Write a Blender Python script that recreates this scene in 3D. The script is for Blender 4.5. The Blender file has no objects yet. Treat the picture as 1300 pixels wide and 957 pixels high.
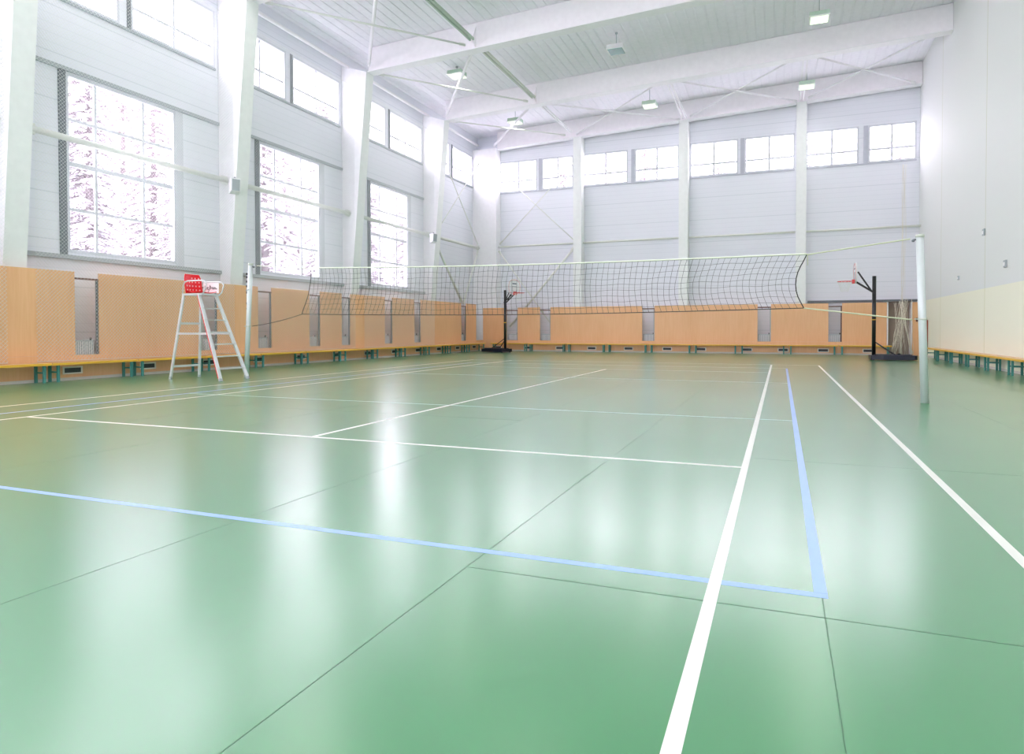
import bpy, bmesh, math, random
from mathutils import Vector, Matrix

# ------------------------------------------------------------ camera, sky, exposure
scene = bpy.context.scene
COL = scene.collection
W_PX, F_PX, CAM_H = 1300.0, 854.8, 1.06
cam_data = bpy.data.cameras.new('camera')
cam_data.sensor_width = 36.0
cam_data.lens = 36.0 * F_PX / W_PX
cam_data.shift_y = -44.5 / W_PX
cam_data.clip_end = 400
cam = bpy.data.objects.new('camera', cam_data)
COL.objects.link(cam)
_ya, _pi, _ro = math.radians(21.754), math.radians(-1.0635), math.radians(-0.0757)
_f = Vector((-math.sin(_ya), math.cos(_ya), 0)); _r = Vector((math.cos(_ya), math.sin(_ya), 0)); _u = Vector((0, 0, 1))
f2 = _f * math.cos(_pi) + _u * math.sin(_pi); u2 = _u * math.cos(_pi) - _f * math.sin(_pi)
r3 = _r * math.cos(_ro) + u2 * math.sin(_ro); u3 = u2 * math.cos(_ro) - _r * math.sin(_ro)
M = Matrix((r3, u3, -f2)).transposed().to_4x4()
M.translation = Vector((0, 0, CAM_H))
cam.matrix_world = M
scene.camera = cam

scene.view_settings.view_transform = 'Standard'
scene.view_settings.look = 'None'
scene.view_settings.gamma = 1.0
scene.view_settings.use_curve_mapping = False
scene.view_settings.exposure = 2.02
scene.cycles.max_bounces = 16
scene.cycles.diffuse_bounces = 10
scene.cycles.transparent_max_bounces = 16

SKY = 3.0
LAMP_W = 9.0
world = bpy.data.worlds.new('world'); scene.world = world
world.use_nodes = True
bg = world.node_tree.nodes['Background']
bg.inputs[0].default_value = (1.0, 0.885, 1.03, 1)
bg.inputs[1].default_value = SKY

# layout (metres; X to the right along the far wall, Y into the hall)
CL, WL = -14.5, -13.95          # left cladding plane, left wood panelling plane
YC, YW = 31.6, 30.9             # far cladding plane, far wood plane
XR = 5.2                        # right wall
Y0 = -6.0                       # wall behind the camera
COLS = [-3.15, 2.7, 8.55, 14.4, 20.05, 25.9]
CW = 0.45
def ceil_z(x): return 10.92 + 0.045 * (x + 13)
def beam_z(x): return 10.05 + 0.042 * (x + 13)

BIGWIN = [(-1.6, 1.35), (4.25, 7.2), (10.1, 12.98), (15.95, 18.82), (21.8, 24.62)]  # first two are unseen, continuing the row for light
BZ0, BZ1 = 2.76, 6.68
HZ0, HZ1 = 8.24, 9.80
HIWIN = []
for i, c in enumerate(COLS):
    a = c + CW + 0.12
    b = (COLS[i + 1] if i + 1 < len(COLS) else 31.05) - 0.1
    m = (a + b) / 2 - 0.15
    HIWIN += [(a, m - 0.14), (m + 0.16, b)]
FZ0, FZ1 = 7.95, 9.5
FARWIN = [(-13.25, -11.25), (-11.0, -9.4), (-8.87, -6.73), (-6.39, -4.36), (-3.87, -1.80), (-1.53, 0.52), (0.96, 2.98), (3.33, 5.08)]

ADDEDWIN = [(-13.0, -9.6), (-8.5, -5.1), (-4.0, -0.6), (0.5, 3.9)]  # unseen near-end windows, added to brighten ceiling and beam faces
def portal(name, loc, rot, sx, sy):
    l = bpy.data.lights.new(name, 'AREA'); l.shape = 'RECTANGLE'; l.size = sx; l.size_y = sy
    l.cycles.is_portal = True
    o = bpy.data.objects.new(name, l); COL.objects.link(o); o.location = loc; o.rotation_euler = rot
R90 = math.pi / 2
for a, b in BIGWIN: portal('window_daylight', (CL - 0.35, (a + b) / 2, (BZ0 + BZ1) / 2), (R90, 0, -R90), b - a, BZ1 - BZ0)
portal('window_daylight', (CL - 0.35, (HIWIN[0][0] + HIWIN[-1][1]) / 2, (HZ0 + HZ1) / 2), (R90, 0, -R90), HIWIN[-1][1] - HIWIN[0][0], HZ1 - HZ0)
portal('window_daylight', ((FARWIN[0][0] + FARWIN[-1][1]) / 2, YC + 0.35, (FZ0 + FZ1) / 2), (-R90, 0, 0), FARWIN[-1][1] - FARWIN[0][0], FZ1 - FZ0)

portal('window_daylight', (-4.55, Y0 - 0.35, 7.3), (R90, 0, 0), 16.9, 4.3)  # portal for the added near-end windows

# ------------------------------------------------------------ materials
def nmat(name, color, rough=0.5, metal=0.0, spec=0.5, build=None):
    m = bpy.data.materials.new(name); m.use_nodes = True
    nt = m.node_tree; p = nt.nodes['Principled BSDF']
    p.inputs['Base Color'].default_value = (*color, 1); p.inputs['Roughness'].default_value = rough
    p.inputs['Metallic'].default_value = metal; p.inputs['Specular IOR Level'].default_value = spec
    if build: build(nt, p)
    else: _speckle(nt, p, color)
    return m
def _coords(nt, scale=(1, 1, 1)):
    tc = nt.nodes.new('ShaderNodeTexCoord'); mp = nt.nodes.new('ShaderNodeMapping')
    mp.inputs['Scale'].default_value = scale
    nt.links.new(tc.outputs['Object'], mp.inputs['Vector']); return mp.outputs['Vector']
def _noise(nt, vec, scale, detail=3):
    n = nt.nodes.new('ShaderNodeTexNoise'); n.inputs['Scale'].default_value = scale; n.inputs['Detail'].default_value = detail
    nt.links.new(vec, n.inputs['Vector']); return n.outputs['Fac']
def _ramp(nt, fac, c0, c1, p0=0.0, p1=1.0):
    r = nt.nodes.new('ShaderNodeValToRGB'); e = r.color_ramp.elements
    e[0].position = p0; e[0].color = (*c0, 1); e[1].position = p1; e[1].color = (*c1, 1)
    nt.links.new(fac, r.inputs['Fac']); return r.outputs['Color']
def _math(nt, op, a, b=None):
    n = nt.nodes.new('ShaderNodeMath'); n.operation = op
    for i, v in enumerate((a, b)):
        if v is None: continue
        if isinstance(v, (int, float)): n.inputs[i].default_value = v
        else: nt.links.new(v, n.inputs[i])
    return n.outputs[0]
def _bump(nt, p, h, strength, dist):
    b = nt.nodes.new('ShaderNodeBump'); b.inputs['Strength'].default_value = strength; b.inputs['Distance'].default_value = dist
    nt.links.new(h, b.inputs['Height']); nt.links.new(b.outputs['Normal'], p.inputs['Normal'])
def _speckle(nt, p, c):
    v = _coords(nt); n = _noise(nt, v, 6.0, 2)
    k = 0.96
    nt.links.new(_ramp(nt, n, tuple(x * k for x in c), c, 0.3, 0.7), p.inputs['Base Color'])

def b_floor(nt, p):
    v = _coords(nt)
    big = _noise(nt, v, 0.35, 3); fine = _noise(nt, v, 260.0, 2)
    c = _ramp(nt, big, (0.052, 0.235, 0.092), (0.068, 0.262, 0.11), 0.3, 0.7)
    nt.links.new(c, p.inputs['Base Color'])
    p.inputs['Specular IOR Level'].default_value = 1.0
    p.inputs['Coat Weight'].default_value = 0.45; p.inputs['Coat Roughness'].default_value = 0.30; p.inputs['Coat IOR'].default_value = 1.5
    ro = nt.nodes.new('ShaderNodeMapRange'); ro.inputs['To Min'].default_value = 0.175; ro.inputs['To Max'].default_value = 0.205
    nt.links.new(big, ro.inputs['Value']); nt.links.new(ro.outputs[0], p.inputs['Roughness'])
    _bump(nt, p, fine, 0.12, 0.002)
def b_clad(nt, p):
    tc = nt.nodes.new('ShaderNodeTexCoord'); s = nt.nodes.new('ShaderNodeSeparateXYZ')
    nt.links.new(tc.outputs['Object'], s.inputs[0])
    z = s.outputs['Z']
    fr = _math(nt, 'FRACT', _math(nt, 'DIVIDE', z, 0.2)); g1 = _math(nt, 'LESS_THAN', fr, 0.07)
    fr2 = _math(nt, 'FRACT', _math(nt, 'DIVIDE', z, 1.0)); g2 = _math(nt, 'LESS_THAN', fr2, 0.025)
    g = _math(nt, 'MAXIMUM', _math(nt, 'MULTIPLY', g1, 0.3), _math(nt, 'MULTIPLY', g2, 0.6))
    nt.links.new(_ramp(nt, g, (0.80, 0.815, 0.865), (0.58, 0.62, 0.66)), p.inputs['Base Color'])
    inv = _math(nt, 'SUBTRACT', 1.0, g); _bump(nt, p, inv, 0.4, 0.004)
def b_wood(nt, p):
    v = _coords(nt, (14, 14, 0.7)); n = _noise(nt, v, 2.2, 5)
    v2 = _coords(nt, (1, 1, 0.3)); n2 = _noise(nt, v2, 1.1, 2)
    a = _math(nt, 'ADD', _math(nt, 'MULTIPLY', n, 0.55), _math(nt, 'MULTIPLY', n2, 0.45))
    nt.links.new(_ramp(nt, a, (0.79, 0.43, 0.205), (0.87, 0.52, 0.275), 0.3, 0.7), p.inputs['Base Color'])
def b_plank(nt, p):
    v = _coords(nt, (2, 2, 30)); n = _noise(nt, v, 3, 4)
    nt.links.new(_ramp(nt, n, (0.66, 0.37, 0.15), (0.78, 0.47, 0.22), 0.3, 0.7), p.inputs['Base Color'])
def b_rwall(nt, p):
    tc = nt.nodes.new('ShaderNodeTexCoord'); s = nt.nodes.new('ShaderNodeSeparateXYZ')
    nt.links.new(tc.outputs['Object'], s.inputs[0])
    up = _math(nt, 'GREATER_THAN', s.outputs['Z'], 2.17)
    y = _math(nt, 'ADD', s.outputs['Y'], 60.5)
    fr = _math(nt, 'FRACT', _math(nt, 'DIVIDE', y, 5.5))
    seam = _math(nt, 'LESS_THAN', fr, 0.008)
    c = _ramp(nt, up, (0.90, 0.89, 0.73), (0.78, 0.80, 0.775))
    mx = nt.nodes.new('ShaderNodeMixRGB'); mx.blend_type = 'MULTIPLY'; nt.links.new(seam, mx.inputs['Fac'])
    nt.links.new(c, mx.inputs['Color1']); mx.inputs['Color2'].default_value = (0.80, 0.80, 0.66, 1)
    nt.links.new(mx.outputs[0], p.inputs['Base Color'])
    _bump(nt, p, _noise(nt, _coords(nt), 40, 3), 0.08, 0.004)

FLOOR = nmat('floor_green', (0.2, 0.45, 0.26), 0.25, build=b_floor)
LINE_W = nmat('line_white', (0.70, 0.73, 0.66), 0.35)
LINE_B = nmat('line_blue', (0.27, 0.45, 0.80), 0.35)
LINE_P = nmat('line_pale', (0.36, 0.62, 0.55), 0.35)
SEAM = nmat('floor_seam', (0.06, 0.18, 0.09), 0.5)
CLAD = nmat('cladding', (0.75, 0.79, 0.8), 0.55, build=b_clad)
RWALL = nmat('painted_wall', (0.8, 0.8, 0.7), 0.7, build=b_rwall)
WOOD = nmat('panel_wood', (0.7, 0.44, 0.28), 0.42, build=b_wood)
PLANK = nmat('bench_plank', (0.75, 0.45, 0.2), 0.35, build=b_plank)
YEL = nmat('bench_edge', (0.85, 0.50, 0.05), 0.35)
TEAL = nmat('bench_leg', (0.055, 0.25, 0.22), 0.45)
WHITE = nmat('white_paint', (0.90, 0.89, 0.90), 0.5)
STEEL = nmat('column_paint', (0.87, 0.89, 0.87), 0.5)
BEAM = nmat('beam_paint', (0.95, 0.91, 0.94), 0.55)
CEIL = nmat('ceiling_deck', (0.93, 0.91, 0.96), 0.6)
ROD = nmat('rod_paint', (0.78, 0.80, 0.74), 0.5)
TIE = nmat('tie_green', (0.44, 0.54, 0.43), 0.5)
TIE2 = nmat('tie_grey', (0.60, 0.64, 0.56), 0.5)
FRAME = nmat('window_white', (0.66, 0.68, 0.72), 0.4)
DARKT = nmat('dark_trim', (0.16, 0.18, 0.20), 0.5)
STRIPG = nmat('pale_strip', (0.52, 0.54, 0.60), 0.5)
GREYT = nmat('grey_trim', (0.40, 0.44, 0.46), 0.5)
BROWN = nmat('brown_metal', (0.16, 0.075, 0.06), 0.5)
PLINTH = nmat('plinth_skirting', (0.70, 0.66, 0.60), 0.6)
VENTD = nmat('vent_dark', (0.02, 0.02, 0.022), 0.6)
VENTF = nmat('vent_frame', (0.86, 0.82, 0.74), 0.5)
ALU = nmat('aluminium', (0.70, 0.73, 0.74), 0.38, metal=0.35)
POST = nmat('post_paint', (0.62, 0.68, 0.67), 0.35, metal=0.1)
RED = nmat('red_plastic', (0.80, 0.004, 0.012), 0.3)
PINKW = nmat('pale_dots', (0.9, 0.62, 0.60), 0.4)
BLACK = nmat('black_metal', (0.006, 0.006, 0.008), 0.35)
NAVY = nmat('navy_plastic', (0.006, 0.012, 0.03), 0.4)
CORD = nmat('net_cord_black', (0.03, 0.035, 0.035), 0.8)
ROPE = nmat('rope_pale', (0.58, 0.62, 0.43), 0.8)
TAPE = nmat('tape_pale', (0.76, 0.82, 0.66), 0.8)
NETW = nmat('net_cord_white', (0.78, 0.80, 0.775), 0.8)
ROPEC = nmat('rope_cream', (0.78, 0.74, 0.62), 0.8)
RECESS = nmat('recess_brown', (0.36, 0.28, 0.23), 0.8)
RIM = nmat('rim_red', (0.75, 0.06, 0.05), 0.35)
BOARD = nmat('board_white', (0.82, 0.83, 0.84), 0.4)
SNOW = nmat('snow', (0.88, 0.89, 0.92), 0.9)
BARK = nmat('bark', (0.30, 0.26, 0.265), 0.9)
NEEDLE = nmat('frosted_needles', (0.34, 0.30, 0.31), 0.9)
LAMPB_TINT = nmat('lamp_housing_lit_tint', (0.48, 0.64, 0.50), 0.4)  # green cast of a lit lamp put into the housing colour
LENSOFF = nmat('lamp_lens_off', (0.25, 0.40, 0.38), 0.2)
def emit(name, c, s):
    m = bpy.data.materials.new(name); m.use_nodes = True; nt = m.node_tree; nt.nodes.clear()
    e = nt.nodes.new('ShaderNodeEmission'); e.inputs[0].default_value = (*c, 1); e.inputs[1].default_value = s
    o = nt.nodes.new('ShaderNodeOutputMaterial'); nt.links.new(e.outputs[0], o.inputs[0]); return m
LENS = emit('lamp_lens_lit', (0.72, 1.0, 0.62), 0.45)
GLASS = bpy.data.materials.new('window_glass'); GLASS.use_nodes = True
_nt = GLASS.node_tree; _nt.nodes.clear()
_t = _nt.nodes.new('ShaderNodeBsdfTransparent'); _t.inputs[0].default_value = (0.97, 0.98, 0.98, 1)
_g = _nt.nodes.new('ShaderNodeBsdfGlossy'); _g.inputs['Roughness'].default_value = 0.02
_fr = _nt.nodes.new('ShaderNodeFresnel'); _fr.inputs[0].default_value = 1.3
_mx = _nt.nodes.new('ShaderNodeMixShader'); _o = _nt.nodes.new('ShaderNodeOutputMaterial')
_geo = _nt.nodes.new('ShaderNodeNewGeometry')
_inv = _nt.nodes.new('ShaderNodeMath'); _inv.operation = 'SUBTRACT'; _inv.inputs[0].default_value = 1.0; _nt.links.new(_geo.outputs['Backfacing'], _inv.inputs[1])
_mu = _nt.nodes.new('ShaderNodeMath'); _mu.operation = 'MULTIPLY'; _nt.links.new(_fr.outputs[0], _mu.inputs[0]); _nt.links.new(_inv.outputs[0], _mu.inputs[1])
_nt.links.new(_mu.outputs[0], _mx.inputs[0]); _nt.links.new(_t.outputs[0], _mx.inputs[1]); _nt.links.new(_g.outputs[0], _mx.inputs[2]); _nt.links.new(_mx.outputs[0], _o.inputs[0])

# ------------------------------------------------------------ helpers
class MB:
    def __init__(s): s.v = []; s.f = []; s.mi = []; s.sm = []; s.mats = []
    def _m(s, m):
        if m is None: return 0
        if m not in s.mats: s.mats.append(m)
        return s.mats.index(m)
    def add(s, vs, fs, m=None, smooth=False):
        o = len(s.v); s.v += [tuple(v) for v in vs]; k = s._m(m)
        for f in fs: s.f.append([i + o for i in f]); s.mi.append(k); s.sm.append(smooth)
    def box(s, x0, x1, y0, y1, z0, z1, m=None):
        vs = [(x, y, z) for z in (z0, z1) for y in (y0, y1) for x in (x0, x1)]
        s.add(vs, [(0, 2, 3, 1), (4, 5, 7, 6), (0, 1, 5, 4), (2, 6, 7, 3), (0, 4, 6, 2), (1, 3, 7, 5)], m)
    def bev(s, x0, x1, y0, y1, z0, z1, r, m=None):
        bm = bmesh.new(); bmesh.ops.create_cube(bm, size=1)
        for v in bm.verts: v.co = Vector((x0 + (v.co.x + .5) * (x1 - x0), y0 + (v.co.y + .5) * (y1 - y0), z0 + (v.co.z + .5) * (z1 - z0)))
        bmesh.ops.bevel(bm, geom=list(bm.edges), offset=r, segments=2, affect='EDGES', profile=0.5)
        bm.verts.index_update()
        s.add([v.co[:] for v in bm.verts], [[v.index for v in f.verts] for f in bm.faces], m); bm.free()
    def tube(s, pts, r, n=8, m=None, caps=True, closed=False, smooth=True):
        pts = [Vector(p) for p in pts]; rs = r if isinstance(r, (list, tuple)) else [r] * len(pts)
        N = len(pts); vs = []; prev = None
        for i, p in enumerate(pts):
            if closed: t = pts[(i + 1) % N] - pts[i - 1]
            else: t = pts[min(i + 1, N - 1)] - pts[max(i - 1, 0)]
            t.normalize()
            if prev is None: a = t.orthogonal().normalized() if abs(t.z) > .95 else t.cross(Vector((0, 0, 1))).normalized()
            else:
                a = prev - t * prev.dot(t)
                a = a.normalized() if a.length > 1e-6 else t.orthogonal().normalized()
            prev = a; b = t.cross(a)
            for k in range(n):
                an = 2 * math.pi * (k + .5) / n
                vs.append(p + (a * math.cos(an) + b * math.sin(an)) * rs[i])
        fs = []
        for i in range(N if closed else N - 1):
            j = (i + 1) % N
            for k in range(n):
                l = (k + 1) % n; fs.append((i * n + k, i * n + l, j * n + l, j * n + k))
        if caps and not closed: fs.append(tuple(range(n))[::-1]); fs.append(tuple((N - 1) * n + k for k in range(n)))
        s.add(vs, fs, m, smooth and n > 4)
    def bar(s, p, q, w, h, m=None, up=(0, 0, 1)):
        p = Vector(p); q = Vector(q); t = (q - p).normalized(); u = Vector(up)
        if abs(t.dot(u)) > .99: u = Vector((1, 0, 0))
        a = t.cross(u).normalized(); b = a.cross(t)
        vs = [c + a * (i * w / 2) + b * (j * h / 2) for c in (p, q) for i, j in ((-1, -1), (1, -1), (1, 1), (-1, 1))]
        s.add(vs, [(3, 2, 1, 0), (4, 5, 6, 7), (0, 1, 5, 4), (1, 2, 6, 5), (2, 3, 7, 6), (3, 0, 4, 7)], m)
    def prism(s, poly, axis, a, b, m=None):
        # poly: 2D points in the plane of the other two axes (cyclic order), extruded from a to b on `axis`
        def P(u, w, t): return {'x': (t, u, w), 'y': (u, t, w), 'z': (u, w, t)}[axis]
        n = len(poly); vs = [P(u, w, a) for u, w in poly] + [P(u, w, b) for u, w in poly]
        fs = [tuple(range(n))[::-1], tuple(range(n, 2 * n))] + [(i, (i + 1) % n, n + (i + 1) % n, n + i) for i in range(n)]
        s.add(vs, fs, m)
    def build(s, name, mat, parent=None, offset=None):
        me = bpy.data.meshes.new(name)
        me.from_pydata(s.v, [], s.f)
        if s.mats:
            mats = s.mats
            for q in mats: me.materials.append(q)
        else: me.materials.append(mat)
        me.polygons.foreach_set('material_index', s.mi); me.polygons.foreach_set('use_smooth', s.sm)
        bm = bmesh.new(); bm.from_mesh(me); bmesh.ops.recalc_face_normals(bm, faces=bm.faces); bm.to_mesh(me); bm.free()
        me.update()
        o = bpy.data.objects.new(name, me); COL.objects.link(o)
        if parent: o.parent = parent
        return o
def tag(o, label=None, cat=None, group=None, kind=None):
    if label: o['label'] = label
    if cat: o['category'] = cat
    if group: o['group'] = group
    if kind: o['kind'] = kind
    return o
def empty(name, loc, label, cat, group=None, rz=0.0):
    o = bpy.data.objects.new(name, None); COL.objects.link(o); o.location = loc; o.rotation_euler = (0, 0, rz)
    o.empty_display_size = 0.1
    return tag(o, label, cat, group)
def copy_tree(o, parent=None):
    c = o.copy(); COL.objects.link(c)
    if parent: c.parent = parent
    for ch in list(o.children): copy_tree(ch, c)
    return c
ORD = ['first', 'second', 'third', 'fourth', 'fifth', 'sixth', 'seventh', 'eighth', 'ninth', 'tenth', 'eleventh', 'twelfth', 'thirteenth', 'fourteenth', 'fifteenth', 'sixteenth']
def struct(mb, name, mat, parent=None, label=None):
    o = mb.build(name, mat, parent)
    if not parent: tag(o, label, None, None, 'structure')
    return o

# ------------------------------------------------------------ floor with its painted court lines
f = MB()
f.box(CL - .1, XR + .1, Y0, YC + .1, -0.2, 0.0, FLOOR)
def strip(x0, x1, y0, y1, m, h=0.0012): f.box(x0, x1, y0, y1, -0.01, h, m)
FAR, SVC, SVF = 21.4, 5.43, 17.5
strip(-0.275, -0.225, -0.2, FAR, LINE_W); strip(1.005, 1.055, -0.2, FAR, LINE_W)
strip(-8.575, -8.525, -0.2, FAR, LINE_W); strip(-10.05, -10.0, -0.2, FAR, LINE_W)
strip(-8.525, -0.275, SVC - .025, SVC + .025, LINE_W)
strip(-4.325, -4.275, SVC + .025, SVF, LINE_W)
strip(-8.525, -0.275, SVF, SVF + .05, LINE_P)
strip(-10.05, 1.055, FAR, FAR + .05, LINE_P, .0010)
strip(0.13, 0.18, 2.95, 19.5, LINE_B); strip(-9.2, 0.18, 2.90, 2.95, LINE_B, .0008)
strip(-9.2, -9.15, 2.95, 19.5, LINE_B); strip(-9.2, 0.13, 19.5, 19.55, LINE_P, .0009)
strip(-9.15, 0.13, 8.4, 8.43, LINE_P, .001); strip(-9.15, 0.13, 14.2, 14.24, LINE_P, .001)
for x in (-12.2, -10.7, -7.1, -5.5, -2.8, -1.30, 0.156, 2.3, 3.7):
    strip(x, x + .004, -3, 30.4, SEAM, .0006)
for y, x0, x1 in ((2.7, -1.3, 5.0), (5.85, -0.2, 2.3), (7.3, -13, -2.8)):
    strip(x0, x1, y, y + .006, SEAM, .0006)
struct(f, 'floor', FLOOR, label='green sports floor with white and blue court lines')

# ------------------------------------------------------------ walls
def holed(mb, axis, p0, p1, u0, u1, z0, z1, holes):
    us = sorted({u0, u1, *[h[0] for h in holes], *[h[1] for h in holes]}); zs = sorted({z0, z1, *[h[2] for h in holes], *[h[3] for h in holes]})
    for i in range(len(us) - 1):
        for j in range(len(zs) - 1):
            cu, cz = (us[i] + us[i + 1]) / 2, (zs[j] + zs[j + 1]) / 2
            if any(h[0] < cu < h[1] and h[2] < cz < h[3] for h in holes): continue
            if axis == 'x': mb.box(p0, p1, us[i], us[i + 1], zs[j], zs[j + 1])
            else: mb.box(us[i], us[i + 1], p0, p1, zs[j], zs[j + 1])
w = MB()
holed(w, 'x', CL - .2, CL, Y0, YC + .2, 0, 11.3, [(a, b, BZ0, BZ1) for a, b in BIGWIN] + [(a, b, HZ0, HZ1) for a, b in HIWIN])
struct(w, 'wall_left', CLAD, label='pale ribbed cladding wall with tall windows')
w = MB()
holed(w, 'y', YC, YC + .2, CL, XR + .2, 0, 12.1, [(a, b, FZ0, FZ1) for a, b in FARWIN])
struct(w, 'wall_back', CLAD, label='pale ribbed far wall with a row of high windows')
w = MB(); w.box(XR, XR + .2, Y0, YC, 0, 12.1)
struct(w, 'wall_right', RWALL, label='right wall, cream below and white above')
w = MB(); holed(w, 'y', Y0 - .2, Y0, CL, XR, 0, 12.1, [(a, b, 5.2, 9.4) for a, b in ADDEDWIN])
struct(w, 'wall_front', WHITE, label='white near-end wall behind the camera, with four high windows added for light')

# ceiling: ribbed steel deck, ribs running into the hall
c = MB(); x = CL - .1; prof = []
while x < XR + .2:
    for dx, dz in ((0, 0), (.22, 0), (.24, .016), (.275, .016)): prof.append((x + dx, ceil_z(x + dx) + dz))
    x += .3
n = len(prof)
c.add([(a, Y0, b) for a, b in prof] + [(a, YC + .1, b) for a, b in prof], [(i, i + 1, n + i + 1, n + i) for i in range(n - 1)])
c.add([(a, yy, ceil_z(a) + .3) for yy in (Y0, YC + .1) for a in (CL - .1, XR + .3)], [(0, 1, 3, 2)])
struct(c, 'ceiling', CEIL, label='ribbed pale blue-grey steel roof deck')

# ------------------------------------------------------------ windows
wn = [0]
def window(axis, plane, u0, u1, z0, z1, vs, hs, label, jamb=None, rail=None, bw=.032):
    """axis 'x': wall whose inner face is x=plane, room on +x; axis 'y': inner face y=plane, room on -y"""
    wn[0] += 1
    s = 1 if axis == 'y' else -1
    def bx(mb, a, b, d0, d1, c0, c1, m=None):
        p, q = sorted((plane + s * d0, plane + s * d1))
        if axis == 'x': mb.box(p, q, a, b, c0, c1, m)
        else: mb.box(a, b, p, q, c0, c1, m)
    t = .07
    mb = MB()
    bx(mb, u0, u1, -.012, .12, z1 - t, z1); bx(mb, u0, u1, -.012, .12, z0, z0 + t)
    bx(mb, u0, u0 + t, -.012, .12, z0 + t, z1 - t); bx(mb, u1 - t, u1, -.012, .12, z0 + t, z1 - t)
    fr = struct(mb, 'window_%d' % wn[0], FRAME, label=label)
    for v in vs:
        q = MB(); bx(q, v - bw, v + bw, .04, .09, z0 + t, z1 - t); q.build('mullion', FRAME, fr)
    for h in hs:
        k = .05 if rail is not None and abs(h - rail) < .01 else bw
        q = MB(); bx(q, u0 + t, u1 - t, .045, .085, h - k, h + k); q.build('glazing_bar', FRAME, fr)
    q = MB(); bx(q, u0 + t - .01, u1 - t + .01, .062, .068, z0 + t - .01, z1 - t + .01); q.build('pane', GLASS, fr)
    if jamb:
        q = MB(); bx(q, u0 - .16, u0, -.03, .01, z0 - .05, z1 + .02); tag(q.build('jamb', DARKT, fr), 'dark grey side jamb')
        q = MB(); bx(q, u1, u1 + .22, -.02, .01, z0 - .05, z1 + .02); q.build('side_trim', FRAME, fr)
for i, (a, b) in enumerate(BIGWIN):
    lab = ['unseen tall left-wall window behind the camera', 'unseen tall left-wall window beside the camera', 'nearest tall window, left of the first full column', 'second tall window, between two left columns', 'farthest tall window, behind the net'][i]
    window('x', CL, a, b, BZ0, BZ1, [a + .73, a + 1.97], [3.72, 4.72, 5.69], lab, jamb=True, rail=4.72)
for i, (a, b) in enumerate(HIWIN):
    window('x', CL, a, b, HZ0, HZ1, [(a + b) / 2], [HZ0 + .58], 'high left-wall window, %s from the near end' % ORD[i])
for i, (a, b) in enumerate(FARWIN):
    window('y', YC, a, b, FZ0, FZ1, [(a + b) / 2], [FZ0 + .56], 'high far-wall window, %s from the left' % ORD[i], bw=.045)
for i, (a, b) in enumerate(ADDEDWIN):
    window('f', Y0, a, b, 5.2, 9.4, [a + (b - a) / 3, a + 2 * (b - a) / 3], [6.6, 8.0], 'unseen high near-end window added for light behind the camera, %s from the left' % ORD[i])
# flashings above and below the tall windows, dark mullion covers between the high ones
tn = [0]
def trim(mb, mat, label, kind=True):
    tn[0] += 1
    return struct(mb, 'trim_%d' % tn[0], mat, label=label)
for i, c0 in enumerate(COLS[:-1]):
    y0, y1 = c0 + CW + .01, COLS[i + 1] - .01
    m_ = MB(); m_.box(CL, CL + .06, y0 if i else Y0 + .1, y1, BZ1 + .02, BZ1 + .10); trim(m_, GREYT, 'grey flashing above tall window, bay %s' % ORD[i])
    m_ = MB(); m_.box(CL, CL + .10, y0, y1, BZ0 - .15, BZ0 - .06); trim(m_, GREYT, 'grey sill flashing under tall window, bay %s' % ORD[i])
for i in range(len(COLS)):
    a, b = HIWIN[2 * i][1], HIWIN[2 * i + 1][0]
    m_ = MB(); m_.box(CL - .01, CL + .025, b - .1, b, HZ0, HZ1); trim(m_, DARKT, 'dark strip between high windows, bay %s' % ORD[i])
    m_ = MB(); m_.box(CL - .01, CL + .05, HIWIN[2 * i][0], HIWIN[2 * i + 1][1], HZ0 - .06, HZ0 - .005); trim(m_, GREYT, 'grey sill under high windows, bay %s' % ORD[i])
for i in range(4):
    a, b = FARWIN[2 * i][1], FARWIN[2 * i + 1][0]
    m_ = MB(); m_.box(b - .17, b - .01, YC - .025, YC + .01, FZ0, FZ1); trim(m_, STRIPG, 'grey strip between far windows, bay %s' % ORD[i])
    m_ = MB(); m_.box(FARWIN[2 * i][0], FARWIN[2 * i + 1][1], YC - .05, YC + .01, FZ0 - .06, FZ0 - .005); trim(m_, STRIPG, 'thin grey sill under far windows, bay %s' % ORD[i])
m_ = MB(); m_.box(1.06, XR - .01, YC - .12, YC - .002, 2.18, 2.27); trim(m_, DARKT, 'dark flashing above the far panelling at right')

# ------------------------------------------------------------ steel frame
def xin(z): return -14.32 + .087 * z
names = ['behind the camera', 'beside the camera', 'at the left edge, nearest in view', 'second from the left edge, beside the nearest tall window', 'third from the left edge, between tall windows', 'fourth, just before the braced end bay']
for i, c0 in enumerate(COLS):
    m_ = MB(); zt = beam_z(-13.4)
    t = empty('steel_column', (CL, c0 + CW / 2, 0), 'white tapering steel column ' + names[i], 'column', 'columns along the left wall')
    m_.prism([(CL + .01 - CL, 0), (xin(0) - .012 - CL, 0), (xin(zt) - .012 - CL, zt), (.01, zt + .35)], 'y', -CW / 2 + .01, CW / 2 - .01); m_.build('web', WHITE, t)
    m_ = MB(); m_.prism([(xin(0) - .012 - CL, 0), (xin(0) - CL, 0), (xin(zt) - CL, zt), (xin(zt) - .012 - CL, zt)], 'y', -CW / 2, CW / 2); m_.build('flange', STEEL, t)
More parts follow.
